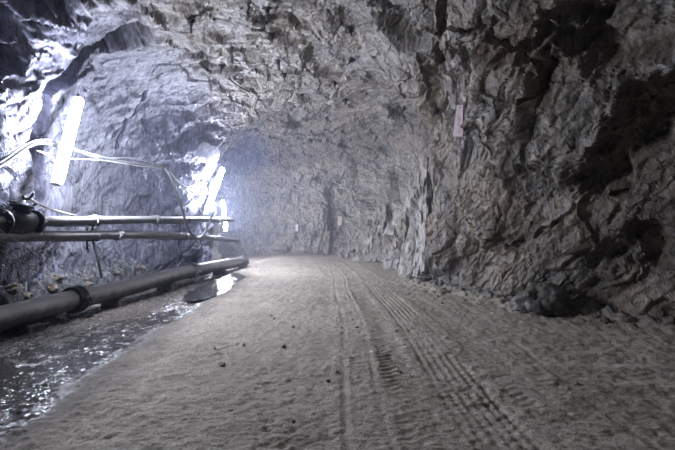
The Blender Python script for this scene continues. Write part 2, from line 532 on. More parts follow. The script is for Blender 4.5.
dr = rock_relief((0.35, -0.62, 0.70), 3)
dl = rock_relief((-0.15, 0.75, 0.62), 23)
wgt = sstep(-0.2, 1.6, pts[:, 0]) * (1 - sstep(10, 14, pts[:, 1]))
disp = dr * wgt + dl * (1 - wgt)
disp += 0.30 * fbm(pts * 0.55 + 3, 3, 70)
# the smooth left wall behind the lamps is calmer than the rest
calm = sstep(-2.8, -3.4, pts[:, 0]) * sstep(4.6, 5.2, pts[:, 1]) * (1 - sstep(9.5, 10.5, pts[:, 1]))
disp *= 1 - 0.5 * calm
roof = sstep(3.4, 4.2, pts[:, 2]) * (1 - sstep(0.8, 1.8, pts[:, 0]))
disp *= 1 - 0.42 * roof
disp *= 1 + 0.5 * sstep(12, 15, pts[:, 1])
# keep the inner corner and the foot of the walls from blocking the pipes
disp = np.where((pts[:, 0] < -3.0) & (pts[:, 1] < 13), np.minimum(disp, 0.14), disp)


def proj(p):
    d = np.maximum(p[..., 1], 0.05)
    return CX + p[..., 0] / d * F, HZ - (p[..., 2] - H) / d * F


# local hollows and crevices of the rock (centre found on the undisplaced wall)
def base_at(px, py, tmin=0, tmax=None):
    u, v = proj(G[:, tmin:tmax])
    q = (u - px) ** 2 + (v - py) ** 2
    q = np.where(G[:, tmin:tmax, 1] > 1.0, q, 1e9)
    near = q < 16
    dep = np.where(near, G[:, tmin:tmax, 1], 1e9) if near.any() else q
    i, j = np.unravel_index(np.argmin(dep), dep.shape)
    return G[i, j + tmin]


HOLLOWS = [((122, 42), 0.40, -0.9), ((15, 48), 0.32, -0.8), ((50, -45), 1.0, -1.2), ((150, 120), 0.9, -0.12),
           ((392, 186), 0.75, -1.0), ((600, 165), 0.45, -0.5), ((610, 40), 0.6, -0.45), ((395, 25), 0.5, -0.4),  # upper-right hollows shaped deeper to put shade on that wall
           ((10, 110), 0.5, 0.05), ((60, 40), 0.40, 0.12), ((600, 262), 0.3, -0.2), ((560, 30), 0.35, -0.3),
           ((480, 230), 0.5, 0.12), ((440, 262), 0.35, 0.16), ((520, 60), 0.25, -0.2), ((650, 120), 0.6, -0.5), ((640, 250), 0.35, -0.25), ((520, 180), 0.3, -0.2)]
for (pp, rad, amt) in HOLLOWS:
    c = base_at(*pp)
    r = np.linalg.norm(pts + 0.35 * warp + 0.30 * warp2 - c, axis=1)
    disp += amt * (1 - sstep(0.35 * rad, rad, r))


def crevice(path, width, depth, jag=0.0):
    global disp
    cs = [base_at(*p) for p in path]
    q = pts + 0.10 * warp + jag * (0.8 * warp + 0.35 * warp2)
    best = np.full(len(pts), 1e9)
    for a, b in zip(cs, cs[1:]):
        ab = b - a
        t = np.clip(((q - a) @ ab) / (ab @ ab), 0, 1)
        best = np.minimum(best, np.linalg.norm(q - a - t[:, None] * ab, axis=1))
    disp -= depth * (1 - sstep(width * 0.55, width, best))


crevice([(36, 200), (34, 160), (33, 130), (46, 108), (49, 90), (70, 74), (90, 55), (110, 45)], 0.12, 0.65)
crevice([(145, 92), (142, 105), (120, 150)], 0.06, 0.10)
crevice([(450, 145), (480, 130), (520, 100), (560, 60), (600, 30)], 0.07, 0.15, 0.5)
crevice([(500, 245), (545, 228), (590, 205), (610, 195)], 0.06, 0.12, 0.5)
crevice([(428, 165), (430, 120), (438, 60), (440, 10)], 0.08, 0.2, 0.3)

D = G + NRM * disp.reshape(NS, NT)[..., None]
DN = grid_normals(D)
if (DN * NRM).sum() < 0: DN = -DN


def surf(px, py, smin=0):
    """Point, inward normal of the finished rock surface nearest the eye under a pixel."""
    u, v = proj(D)
    q = (u - px) ** 2 + (v - py) ** 2
    q = np.where(D[..., 1] > 1.0, q, 1e9)
    near = q < 12
    dep = np.where(near, D[..., 1], 1e9) if near.any() else q
    i, j = np.unravel_index(np.argmin(dep), dep.shape)
    i0, i1, j0, j1 = max(0, i - 3), i + 4, max(0, j - 3), j + 4
    n = DN[i0:i1, j0:j1].reshape(-1, 3).mean(0)
    return Vector(D[i, j]), Vector(n).normalized()


def rock_part(name, s0, s1, t0, t1, mat):
    V = D[s0:s1 + 1, t0:t1 + 1].reshape(-1, 3)
    N = DN[s0:s1 + 1, t0:t1 + 1].reshape(-1, 3)
    a, b = s1 - s0 + 1, t1 - t0 + 1
    idx = np.arange(a * b).reshape(a, b)
    q = np.stack([idx[:-1, :-1], idx[:-1, 1:], idx[1:, 1:], idx[1:, :-1]], -1).reshape(-1, 4)
    e1 = V[q[0, 1]] - V[q[0, 0]]; e2 = V[q[0, 3]] - V[q[0, 0]]
    if np.dot(np.cross(e1, e2), N[q[0, 0]]) < 0: q = q[:, ::-1]
    me = mesh_np(name, V, q, False)
    jit = 0.7 * warp.reshape(NS, NT, 3)[s0:s1 + 1, t0:t1 + 1].reshape(-1, 3)
    W = V + jit
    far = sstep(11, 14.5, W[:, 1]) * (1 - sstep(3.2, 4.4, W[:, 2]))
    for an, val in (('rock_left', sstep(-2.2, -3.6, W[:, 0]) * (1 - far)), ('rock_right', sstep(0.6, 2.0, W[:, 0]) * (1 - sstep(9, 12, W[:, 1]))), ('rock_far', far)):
        me.attributes.new(an, 'FLOAT', 'POINT').data.foreach_set('value', val.astype(np.float32))
    o = link(name, me, mat)
    o['kind'] = 'structure'
    return o


TL, TR = TIDX[3] + 18, TIDX[7] - 40          # where the walls turn into the roof
SF = SIDX[9]                                 # where the right wall turns into the far wall of the bend
tag(rock_part('wall_left', 0, NS - 1, 0, TL, M['rock']), 'blue-grey hewn rock wall behind the lamps and pipes')
tag(rock_part('ceiling', 0, NS - 1, TL, TR, M['rock']), 'rough hewn rock roof of the tunnel')
tag(rock_part('wall_right', 0, SF, TR, NT - 1, M['rock']), 'dark craggy rock wall bulging on the right')
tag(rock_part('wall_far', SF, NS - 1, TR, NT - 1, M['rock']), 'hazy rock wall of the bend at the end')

# ------------------------------------------------------------------ floor
xs = np.concatenate([np.linspace(-13.5, -4.9, 40, endpoint=False), np.linspace(-4.9, 5.3, 660)])
ys = np.concatenate([np.linspace(-7, 1.7, 60, endpoint=False), np.exp(np.linspace(math.log(1.7), math.log(20.6), 640))])
X, Y = np.meshgrid(xs, ys)
fp = np.stack([X.ravel(), Y.ravel(), np.zeros(X.size)], 1)
x, y = fp[:, 0], fp[:, 1]
RB_Y = [-7, -2, 2, 4.2, 5.6, 7.0, 8.6, 9.4, 11.2, 14.0, 16.3, 17.9]
RB_X = [4.8, 4.8, 4.75, 4.55, 3.45, 2.65, 2.05, 2.2, 2.45, 2.25, 1.55, 0.4]
xr = np.interp(y, RB_Y, RB_X)
wn = np.stack([fbm(fp * 0.8, 3, 90), fbm(fp * 0.8 + 5, 3, 91), fbm(fp * 0 + 0.5, 1, 92)], 1)
z = 0.05 * fbm(fp * 0.35, 3, 80)
lump = fbm((fp + 0.3 * wn) * np.array([3.2, 3.0, 1]), 5, 81, 0.62)
road = sstep(-2.35, -1.9, x) * (1 - sstep(xr - 1.1 - x, xr - 0.5 - x, 0 * x))
z += 0.030 * lump
z += 0.016 * fbm(fp * np.array([11, 10, 1]), 4, 82, 0.65)
crust, ck = facets((fp + 0.15 * wn) * np.array([5.0, 8.0, 1]) + 0.5, 83, 0.8, 0.6)
z += 0.010 * crust * sstep(-0.1, 0.35, fbm(fp * 0.9 + 4, 3, 84))
grain = fbm(fp * 28.0, 3, 85, 0.7)
z += 0.010 * grain
clod, _ = facets(fp * np.array([17, 15, 1]) + 0.5, 87, 0.9, 0.8)
z += 0.008 * clod * sstep(-0.05, 0.35, fbm(fp * 1.4 + 9, 3, 95))

bend = np.where(y > 7, -0.012 * (y - 7) ** 2, 0.0)
sway = 0.05 * np.sin(y * 0.55) + 0.03 * np.sin(y * 1.3 + 1)


def track(x0, half, kind, depth, lug, slope=0.0):
    global z
    u = x - (x0 + bend + sway + slope * (y - 3))
    m = 1 - sstep(half * 0.85, half * 1.1, np.abs(u))
    fade = 0.15 + 0.85 * sstep(-0.3, 0.3, fbm(fp * 0.9 + x0 * 7, 2, 86 + int(10 * abs(x0))))
    edge = np.exp(-((np.abs(u) - half * 1.2) / (0.25 * half + 0.015)) ** 2)
    depth, lug = depth * 0.7, lug * 0.8
    rel = -depth * m + 0.5 * depth * edge
    if kind == 'rib':
        rel = rel + lug * m * np.cos(2 * np.pi * u / 0.068) * (0.55 + 0.45 * np.cos(2 * np.pi * (y + 0.3 * u) / 0.075))
    elif kind == 'bar':
        rel = rel + lug * m * np.cos(2 * np.pi * (y + 0.6 * np.abs(u)) / 0.085)
    z = z * (1 - 0.35 * m * fade) + rel * fade


track(0.90, 0.20, 'rib', 0.013, 0.015)
track(0.47, 0.13, 'bar', 0.008, 0.011)
track(0.27, 0.022, 'rut', 0.009, 0)
track(0.03, 0.028, 'rut', 0.009, 0)
track(-0.15, 0.09, 'bar', 0.004, 0.003)
track(1.35, 0.14, 'bar', 0.004, 0.004)
track(-1.55, 0.10, 'rib', 0.006, 0.004, -0.035)
track(-1.85, 0.07, 'rib', 0.007, 0.004, -0.03)
track(-0.75, 0.04, 'rut', 0.004, 0)
track(1.75, 0.03, 'rut', 0.006, 0, 0.05)

# skid ridges on the right foreground
rg = np.sin((y + 0.25 * x + 0.25 * wn[:, 0]) * 16) * sstep(1.6, 2.2, x) * (1 - sstep(3.6, 4.4, x)) * sstep(2.6, 3.0, y) * (1 - sstep(3.9, 4.4, y))
z += 0.010 * rg

# gutter on the left with wet gravel, bank of rubble against both walls
x_wet = np.interp(y, [1.5, 2.3, 4, 6.2, 10, 11], [-1.80, -1.84, -1.98, -2.05, -2.25, -2.7]) + 0.20 * wn[:, 0] + 0.05 * lump
gut = 1 - sstep(-0.45, 0.15, x - x_wet)
z -= 0.085 * gut
grav, _ = facets(fp * np.array([11, 11, 1]) + 0.5, 88, 0.9, 0.7)
grav2, _ = facets(fp * np.array([24, 24, 1]) + 0.5, 89, 0.9, 0.7)
z += gut * (0.020 * grav + 0.012 * grav2)
xl = np.interp(y, [-7, 2, 4, 5.5, 7, 8.4, 9.4, 10.4, 11.3, 12.4], [-4.2, -4.3, -4.35, -4.4, -4.5, -4.5, -4.2, -3.7, -3.55, -4.0])
bank_l = (1 - sstep(0.0, 0.55, x - xl - 0.02)) * (1 - sstep(8.6, 9.6, y)) * sstep(1.0, 3.5, y)
rub, _ = facets((fp + 0.1 * wn) * np.array([4.5, 4.5, 1]) + 0.5, 93, 1.0, 0.6)
rub2, _ = facets(fp * np.array([10, 10, 1]) + 0.5, 94, 1.0, 0.6)
z += bank_l * (0.50 + 0.24 * rub + 0.09 * rub2)
onroad = sstep(-1, 1, y) * (1 - sstep(15, 17, y))
bank_r = sstep(-0.75, 0.1, x - xr) * onroad
z += bank_r * (0.26 + 0.09 * rub + 0.04 * rub2) * (0.7 + 0.6 * wn[:, 1])
loose = sstep(-1.5, -0.4, x - xr) * onroad
z += loose * (0.02 * rub2)
Z = z.reshape(X.shape)
wet = (1 - sstep(-0.45, 0.30, x - x_wet + 0.25 * lump)) * sstep(-4.3, -3.9, x) * (1 - sstep(10.4, 11.2, y))
wet = np.clip(wet * (1.25 + 0.9 * wn[:, 1]), 0, 1)

fv = np.stack([X.ravel(), Y.ravel(), Z.ravel()], 1)
idx = np.arange(X.size).reshape(X.shape)
fq = np.stack([idx[:-1, :-1], idx[:-1, 1:], idx[1:, 1:], idx[1:, :-1]], -1).reshape(-1, 4)
me = mesh_np('floor', fv, fq, True)
at = me.attributes.new('wet', 'FLOAT', 'POINT')
at.data.foreach_set('value', wet.astype(np.float32))
at2 = me.attributes.new('rubble', 'FLOAT', 'POINT')
at2.data.foreach_set('value', np.clip(sstep(0.05, 0.3, bank_l) + 0.7 * sstep(0.2, 0.7, bank_r), 0, 1).astype(np.float32))
floor = tag(link('floor', me, M['mud']), 'rutted grey mud road with tyre tracks', kind='structure')


def fz(px_, py_):
    j = int(np.clip(np.searchsorted(xs, px_), 1, len(xs) - 1))
    i = int(np.clip(np.searchsorted(ys, py_), 1, len(ys) - 1))
    return float(Z[i, j])


# ------------------------------------------------------------------ puddles in the gutter
def puddle(name, outline, cover, label, mat):
    pxs = [p[0] for p in outline]; pys = [p[1] for p in outline]
    sel = (X > min(pxs) + 0.1) & (X < max(pxs) - 0.1) & (Y > min(pys)) & (Y < max(pys))
    zlev = float(np.percentile(Z[sel], cover))
    loop = cr(outline + [outline[0]], 10)[:-1]
    bm = bmesh.new()
    top = [bm.verts.new((p[0] + 0.03 * math.sin(k * 1.7), p[1] + 0.05 * math.sin(k * 2.3), zlev)) for k, p in enumerate(loop)]
    bm.faces.new(top)
    bmesh.ops.recalc_face_normals(bm, faces=bm.faces)
    if bm.faces[:][0].normal.z < 0: bmesh.ops.reverse_faces(bm, faces=bm.faces)
    bmesh.ops.triangulate(bm, faces=bm.faces)
    return tag(link(name, bm_mesh(name, bm), mat), label, 'puddle', 'puddles in the gutter')


puddle('puddle', [(-2.45, 11.0, 0), (-2.25, 9.9, 0), (-2.1, 8.6, 0), (-2.15, 7.4, 0), (-2.5, 6.7, 0), (-2.85, 7.6, 0), (-2.9, 9.2, 0), (-2.85, 10.8, 0)], 86,
       'bright mirror-like puddle beside the far end of the floor pipe', M['water'])
puddle('puddle', [(-2.1, 6.6, 0), (-2.0, 5.0, 0), (-1.95, 3.4, 0), (-1.85, 2.2, 0), (-2.0, 1.0, 0), (-3.2, 1.0, 0), (-3.35, 2.6, 0), (-3.3, 4.4, 0), (-2.9, 5.8, 0)], 56,
       'long dark puddle glinting between gravel in the near gutter', M['water_chop'])


# ------------------------------------------------------------------ fluorescent lamps
def lamp(top, bot, out, label, power=1.0):
    """top/bot: ends of the fitting, out: direction from the wall into the room."""
    top, bot = Vector(top), Vector(bot)
    ax = (top - bot); L = ax.length; ax.normalize()
    out = (Vector(out) - ax * Vector(out).dot(ax)).normalized()
    side = ax.cross(out)
    R = Matrix((side, out, ax)).transposed().to_4x4()
    R.translation = (top + bot) / 2
    e = empty('fluorescent_lamp')
    e.matrix_world = R
    tag(e, label, 'lamp', 'fluorescent lamps along the left wall')
    # housing: slim spine behind the tube
    bm = box_bm((0.105, 0.03, L - 0.02), Matrix.Translation((0, -0.066, 0)), 0.008)
    link('housing', bm_mesh('housing', bm), M['white_plastic'], e)
    # diffuser: round lit cover
    zs = [-L / 2 + 0.03, -L / 2 + 0.035, -L / 2 + 0.06, L / 2 - 0.06, L / 2 - 0.035, L / 2 - 0.03]
    bm = tube_bm([(0, 0, q) for q in zs], 0, 16, radii=[0.03, 0.045, 0.054, 0.054, 0.045, 0.03])
    link('diffuser', bm_mesh('diffuser', bm), M['glow'], e)
    for s in (-1, 1):
        bm = box_bm((0.085, 0.10, 0.035), Matrix.Translation((0, -0.025, s * (L / 2 - 0.0175))), 0.01)
        link('end_cap', bm_mesh('end_cap', bm), M['white_plastic'], e)
        bm = box_bm((0.07, 0.035, 0.018), Matrix.Translation((0, -0.062, s * L * 0.27)), 0.003)
        c = link('mounting_clip', bm_mesh('mounting_clip', bm), M['coupling'], e)
        link('hook', bm_mesh('hook', tube_bm(cr([(0, -0.07, s * L * 0.27), (0, -0.13, s * L * 0.27 + 0.01), (0.0, -0.2, s * L * 0.27 + 0.05)], 4), 0.006, 6)), M['black_iron'], c)
    link('cable_gland', bm_mesh('cable_gland', tube_bm([(0, -0.04, L / 2 - 0.01), (0, -0.04, L / 2 + 0.05)], 0.014, 8)), M['rubber'], e)
    return e


lamp(P(79.5, 97, 5.62), P(57.5, 185, 5.22), (1, -0.12, 0), 'glaring fluorescent lamp nearest the camera, tilted above the pipes')
lamp(P(223, 168, 10.9), P(207.5, 210, 10.25), (1, -0.45, 0), 'lit fluorescent lamp on the rock corner, middle of the three')
lamp(P(222.5, 200, 14.8), P(226.5, 231, 14.7), (0.9, -0.8, 0), 'farthest and smallest lit fluorescent lamp, hanging beyond the rock corner')


# ------------------------------------------------------------------ pipes
def collar(path_pt, direction, r, width, mat, parent, bolts=True, name='coupling'):
    R = frame_of(direction); R.translation = Vector(path_pt)
    bm = bmesh.new()
    prof = [(-width / 2, r * 1.06), (-width / 2, r * 1.28), (-width * 0.36, r * 1.34), (-width * 0.16, r * 1.24), (width * 0.16, r * 1.24), (width * 0.36, r * 1.34), (width / 2, r * 1.28), (width / 2, r * 1.06)]
    seg = 18
    rings = [[bm.verts.new((rr * math.cos(2 * math.pi * k / seg), rr * math.sin(2 * math.pi * k / seg), zz)) for k in range(seg)] for zz, rr in prof]
    for a, b in zip(rings, rings[1:] + rings[:1]):
        for k in range(seg): bm.faces.new((a[k], a[(k + 1) % seg], b[(k + 1) % seg], b[k]))
    bmesh.ops.recalc_face_normals(bm, faces=bm.faces)
    bmesh.ops.transform(bm, matrix=R, verts=bm.verts)
    c = link(name, bm_mesh(name, bm), mat, parent)
    if bolts:
        for s in (-1, 1):
            T = R @ Matrix.Translation((s * r * 1.42, 0, 0))
            b = box_bm((r * 0.34, r * 0.42, width * 0.7), T, 0.004)
            lug = link('clamp_lug', bm_mesh('clamp_lug', b), mat, c)
            b = tube_bm([T @ Vector((s * 0.004, -r * 0.42, 0)), T @ Vector((s * 0.004, r * 0.42, 0))], r * 0.1, 6)
            link('bolt', bm_mesh('bolt', b), M['black_iron'], c)
    return c


def on_path(path, yv):
    for a, b in zip(path, path[1:]):
        if (a.y - yv) * (b.y - yv) <= 0 and a.y != b.y:
            t = (yv - a.y) / (b.y - a.y)
            return a + (b - a) * t, (b - a)
    return path[-1], path[-1] - path[-2]


# upper service pipe
up = cr([Vector((-4.0, -4, 1.24)), Vector((-3.92, 1, 1.26)), P(0, 222, 4.57), P(60, 221, 5.35), P(120, 220, 6.6), P(175, 219.5, 8.3), P(232, 220, 11.7)], 8)
e = empty('service_pipe', (0, 0, 0)); tag(e, 'long thin service pipe with dusty, painted-lit top, upper of the two along the left wall', 'pipe')
tube('pipe_body', up, 0.066, M['pipe'], e, 16)
for yv in (2.0, 7.6, 10.6):
    p, d = on_path(up, yv); collar(p, d, 0.066, 0.12, M['coupling'], e)
# lower service pipe
lp = cr([Vector((-4.0, -4, 1.08)), Vector((-3.92, 1, 1.09)), P(0, 237, 4.57), P(60, 236, 5.35), P(120, 235, 6.6), P(175, 235.5, 8.4), P(210, 238, 10.4), P(237, 240.5, 12.2)], 8)
e2 = empty('service_pipe', (0, 0, 0)); tag(e2, 'long thin service pipe with dusty, painted-lit top, lower of the two along the left wall', 'pipe')
tube('pipe_body', lp, 0.068, M['pipe'], e2, 16)
for yv in (2.6, 6.55, 9.2):
    p, d = on_path(lp, yv); collar(p, d, 0.068, 0.11, M['coupling'], e2)
collar(lp[-1], lp[-1] - lp[-3], 0.07, 0.06, M['coupling'], e2, False, 'end_flange')
# wall brackets that carry both pipes
for k, yv in enumerate((6.0, 8.8)):
    pu, _ = on_path(up, yv); pl, _ = on_path(lp, yv)
    b = empty('pipe_bracket'); tag(b, ['black pipe bracket carrying the two pipes below the nearest lamp', 'black pipe bracket carrying the two pipes in the dark recess'][k], 'bracket', 'brackets holding the service pipes')
    for p in (pu, pl):
        arm = [p + Vector((0.07, 0, -0.062)), p + Vector((0.05, 0, -0.078)), p + Vector((-0.6, 0, -0.085))]
        link('arm', bm_mesh('arm', tube_bm(arm, 0.012, 8)), M['black_iron'], b)
        link('stop', bm_mesh('stop', tube_bm([p + Vector((0.074, 0, -0.08)), p + Vector((0.078, 0, 0.03))], 0.009, 8)), M['black_iron'], b)
    link('upright', bm_mesh('upright', tube_bm([pu + Vector((-0.11, 0, 0.12)), pl + Vector((-0.11, 0, -0.22))], 0.014, 8)), M['black_iron'], b)

# large drain pipe lying on the floor
RB = 0.145
dp = []
for (px_, py_, d_) in ((-330, 395, 2.2), (-140, 349, 3.3), (0, 318.5, 4.6), (75, 299.5, 5.75), (130, 287, 7.0), (190, 271, 9.2), (243, 261.5, 13.0)):
    dp.append(P(px_, py_, d_))
dpath = cr(dp, 8)
e3 = empty('drain_pipe'); tag(e3, 'thick drain pipe with dusty, painted-lit top lying on the floor along the left wall', 'pipe')
tube('pipe_body', dpath, RB, M['pipe_big'], e3, 22)
for yv, mt, wd in ((5.75, M['black_iron'], 0.16), (9.3, M['coupling'], 0.16)):
    p, d = on_path(dpath, yv); collar(p, d, RB, wd, mt, e3, True)
collar(dpath[-1], dpath[-1] - dpath[-3], RB, 0.10, M['coupling'], e3, False, 'end_flange')
# stone blocks carrying the drain pipe
for k, yv in enumerate((4.9, 6.6, 8.2, 11.0)):
    p, d = on_path(dpath, yv)
    g = fz(p.x, p.y)
    hgt = max(0.05, p.z - RB - g + 0.03)
    bm = box_bm((0.34, 0.22, hgt + 0.05), Matrix.Translation((p.x, p.y, p.z - RB + 0.012 - (hgt + 0.05) / 2)), 0.02)
    rnd = random.Random(k)
    for v in bm.verts: v.co += Vector((rnd.uniform(-.015, .015), rnd.uniform(-.015, .015), 0))
    tag(link('support_block', bm_mesh('support_block', bm), M['rock_dark']),
        ['dark stone block under the floor pipe at the left edge', 'dark stone block under the floor pipe right of its black coupling', 'dark stone block under the floor pipe before its far coupling', 'dark stone block under the far end of the floor pipe'][k], 'block', 'blocks under the drain pipe')

# ------------------------------------------------------------------ gate valve on the upper pipe
pv, dv = on_path(up, 4.82)
dv = dv.normalized()
v = empty('gate_valve'); tag(v, 'black iron gate valve with clamp levers on the upper pipe', 'valve')
link('body', bm_mesh('body', tube_bm([pv + dv * t for t in (-0.20, -0.17, -0.10, 0, 0.10, 0.17, 0.20)], 0, 18, radii=[0.085, 0.115, 0.14, 0.15, 0.14, 0.115, 0.085])), M['black_iron'], v)
for s in (-1, 1):
    fl = link('flange', bm_mesh('flange', tube_bm([pv + dv * (s * 0.20), pv + dv * (s * 0.235)], 0.15, 20)), M['black_iron'], v)
    Rf = frame_of(dv); Rf.translation = pv + dv * s * 0.245
    for k in range(6):
        a = k * math.pi / 3
        c = Rf @ Vector((0.122 * math.cos(a), 0.122 * math.sin(a), 0))
        link('bolt', bm_mesh('bolt', tube_bm([c - dv * 0.03, c + dv * 0.03], 0.016, 6)), M['rust'], fl)
upv = Vector((0.10, 0.12, 0.99)).normalized()
link('bonnet', bm_mesh('bonnet', tube_bm([pv + upv * t for t in (0.08, 0.17, 0.18, 0.215, 0.22, 0.27)], 0, 16, radii=[0.10, 0.09, 0.125, 0.125, 0.06, 0.045])), M['black_iron'], v)
stem = link('stem', bm_mesh('stem', tube_bm([pv + upv * 0.24, pv + upv * 0.33], 0.018, 10)), M['black_iron'], v)
hw = pv + upv * 0.29
link('lever', bm_mesh('lever', tube_bm(cr([hw, hw + Vector((0.05, 0.02, 0.0)), hw + Vector((0.09, 0.04, 0.07))], 5), 0.015, 8)), M['black_iron'], v)
link('lever', bm_mesh('lever', tube_bm(cr([hw - upv * 0.08, hw + Vector((0.08, 0.03, -0.08)), hw + Vector((0.12, 0.05, -0.06))], 5), 0.013, 8)), M['black_iron'], v)
link('lever', bm_mesh('lever', tube_bm(cr([hw - upv * 0.04, hw + Vector((-0.07, -0.03, -0.05)), hw + Vector((-0.13, -0.06, -0.03))], 5), 0.014, 8)), M['black_iron'], v)
link('hose_stub', bm_mesh('hose_stub', tube_bm(cr([pv + Vector((0.02, -0.02, -0.05)), pv + Vector((-0.05, -0.25, -0.06)), pv + Vector((-0.03, -0.6, -0.02))], 6), 0.105, 16)), M['rubber'], v)


# ------------------------------------------------------------------ cables, hose, rope, strap
def cable(name, pts_, r, mat, label, cat='cable', group=None, n=8, seg=8):
    return tag(tube(name, cr(pts_, n), r, mat, None, seg), label, cat, group)


g1 = 'power cables slung along the left wall'
cable('cable', [P(-40, 190, 3.9), P(0, 166, 4.45), P(34, 144, 4.95), P(60, 146, 5.55), P(90, 154, 5.9), P(125, 162, 6.6), P(166, 167, 7.6)], 0.016, M['cable_grey'], 'thick grey cable slung behind the nearest lamp to the hook', group=g1)
cable('cable', [P(-40, 186, 3.95), P(0, 162, 4.5), P(33, 141, 5.0), P(62, 143, 5.6), P(95, 157, 6.0), P(130, 158, 6.75), P(150, 162, 7.2), P(166, 167.5, 7.62)], 0.011, M['cable_grey'], 'thin grey cable looping above the thick one right of the nearest lamp', group=g1)
cable('cable', [P(36, 150, 5.0), P(60, 158, 5.5), P(100, 160, 6.2), P(140, 166, 7.0), P(166, 168, 7.6)], 0.008, M['cable_white'], 'thin pale wire hanging lowest between nearest lamp and hook', group=g1)
cable('cable', [P(166, 168, 7.6), P(178, 181, 8.2), P(195, 192, 9.2), P(208, 193, 10.0), P(215, 190, 10.5)], 0.014, M['cable_grey'], 'grey cable sagging from the hook to the middle lamp', group=g1)
cable('cable', [P(166, 167, 7.6), P(182, 186, 8.2), P(196, 204, 9.0), P(204, 216, 9.6)], 0.012, M['cable_white'], 'pale cable running straight down from hook to upper pipe end', group=g1)
cable('cable', [P(203, 214, 9.7), P(214, 217, 10.8), P(224, 224, 11.8), P(228, 230, 12.4)], 0.02, M['rubber'], 'short black cable crossing the far pipe ends', group=g1)
cable('drain_hose', [P(165, 168, 7.58), P(172, 180, 7.6), P(180, 203, 7.8), P(188, 228, 8.2), P(197, 238, 8.7), P(205, 232, 9.2), P(210, 220, 9.6), P(214, 211, 9.9)], 0.026, M['hose'], 'dark rubber hose hanging in a loop across the two pipes', 'hose', seg=10)
cable('rope', [P(30, 199, 4.9), P(45, 207, 5.15), P(60, 212, 5.35), P(76, 216, 5.6)], 0.016, M['rope'], 'pale rope stretched from the valve to the upper pipe', 'rope')
cable('wire', [P(-20, 215, 4.3), P(3, 232, 4.5), P(30, 250, 4.85), P(52, 272, 5.2)], 0.006, M['cable_grey'], 'thin grey wire slanting down below the valve', 'wire')
cable('wire', [P(38, 204, 4.95), P(45, 214, 4.98), P(43, 228, 4.95), P(46, 245, 5.1)], 0.004, M['cable_grey'], 'thin hanging wire beside the valve', 'wire')

st = empty('hanging_strap'); tag(st, 'dark strap looped over the upper pipe and hanging to the ground', 'strap')
pu, du = on_path(up, 6.0)
link('strap_tail', bm_mesh('strap_tail', tube_bm(cr([P(94, 222, 5.95), P(92, 236, 5.92), P(97, 255, 5.95), P(102, 278, 6.05)], 6), 0.018, 6)), M['strap'], st)
collar(pu, du, 0.064, 0.05, M['cable_grey'], st, False, 'loop')

hk = empty('cable_hook'); tag(hk, 'short iron spike holding the cables on the left wall', 'hook')
h0 = P(166, 167, 7.6)
link('spike', bm_mesh('spike', tube_bm([h0 + Vector((0.06, 0, 0.03)), h0 + Vector((-0.75, 0.1, 0.05))], 0.016, 8)), M['rust'], hk)
link('ring', bm_mesh('ring', tube_bm([h0 + Vector((0.0, 0.04 * math.cos(a), 0.04 * math.sin(a))) for a in [k * math.pi / 6 for k in range(13)]], 0.008, 6)), M['rust'], hk)


# ------------------------------------------------------------------ rock bolts in the roof
BOLTS = [(266, 10, 'by the top edge'), (272, 38, 'above the long steel rod'), (276, 62, 'left of the roof middle'), (284, 77, 'lowest of the left cluster'),
         (349, 31, 'in the roof middle'), (349, 61, 'below the one in the roof middle'), (334, 85, 'beside the dark slot'), (348, 102, 'lowest in the roof middle'),
         (403, 110, 'beside the right wall crease'), (190, 22, 'high over the lamps'), (223, 68, 'with crossed rods above the middle lamp'), (434, 112, 'on the right wall bulge'), (300, 98, 'over the hazy bend')]
for k, (px_, py_, wh) in enumerate(BOLTS):
    p, n = surf(px_, py_)
    rnd = random.Random(50 + k)
    dirn = (n * 0.8 + Vector((rnd.uniform(-.3, .3), -0.35, -0.35))).normalized()
    b = empty('rock_bolt', p); tag(b, 'rusty rock bolt with square plate ' + wh, 'rock bolt', 'rock bolts in the tunnel roof')
    R = frame_of(n) @ Matrix.Rotation(rnd.uniform(0, 1.5), 4, 'Z')
    bm = box_bm((0.13, 0.13, 0.018), R @ Matrix.Translation((0, 0, 0.012)), 0.004)
    pl = link('plate', bm_mesh('plate', bm), M['rust'], b)
    link('dome', bm_mesh('dome', tube_bm([n * 0.015, n * 0.035, n * 0.05], 0, 12, radii=[0.055, 0.045, 0.02])), M['rust'], b)
    link('rod', bm_mesh('rod', tube_bm([n * -0.08, dirn * 0.10, dirn * rnd.uniform(0.16, 0.25)], 0.013, 8)), M['rust'], b)
    link('nut', bm_mesh('nut', tube_bm([dirn * 0.055, dirn * 0.095], 0.034, 6)), M['rust'], b)
pa, na = surf(228, 79); pb, nb = surf(250, 92)
tag(tube('steel_rod', [pa + na * 0.06, (pa + pb) / 2 + (na + nb) * 0.06, pb + nb * 0.06], 0.014, M['rust']), 'long thin steel rod lying against the roof left of centre', 'rod')


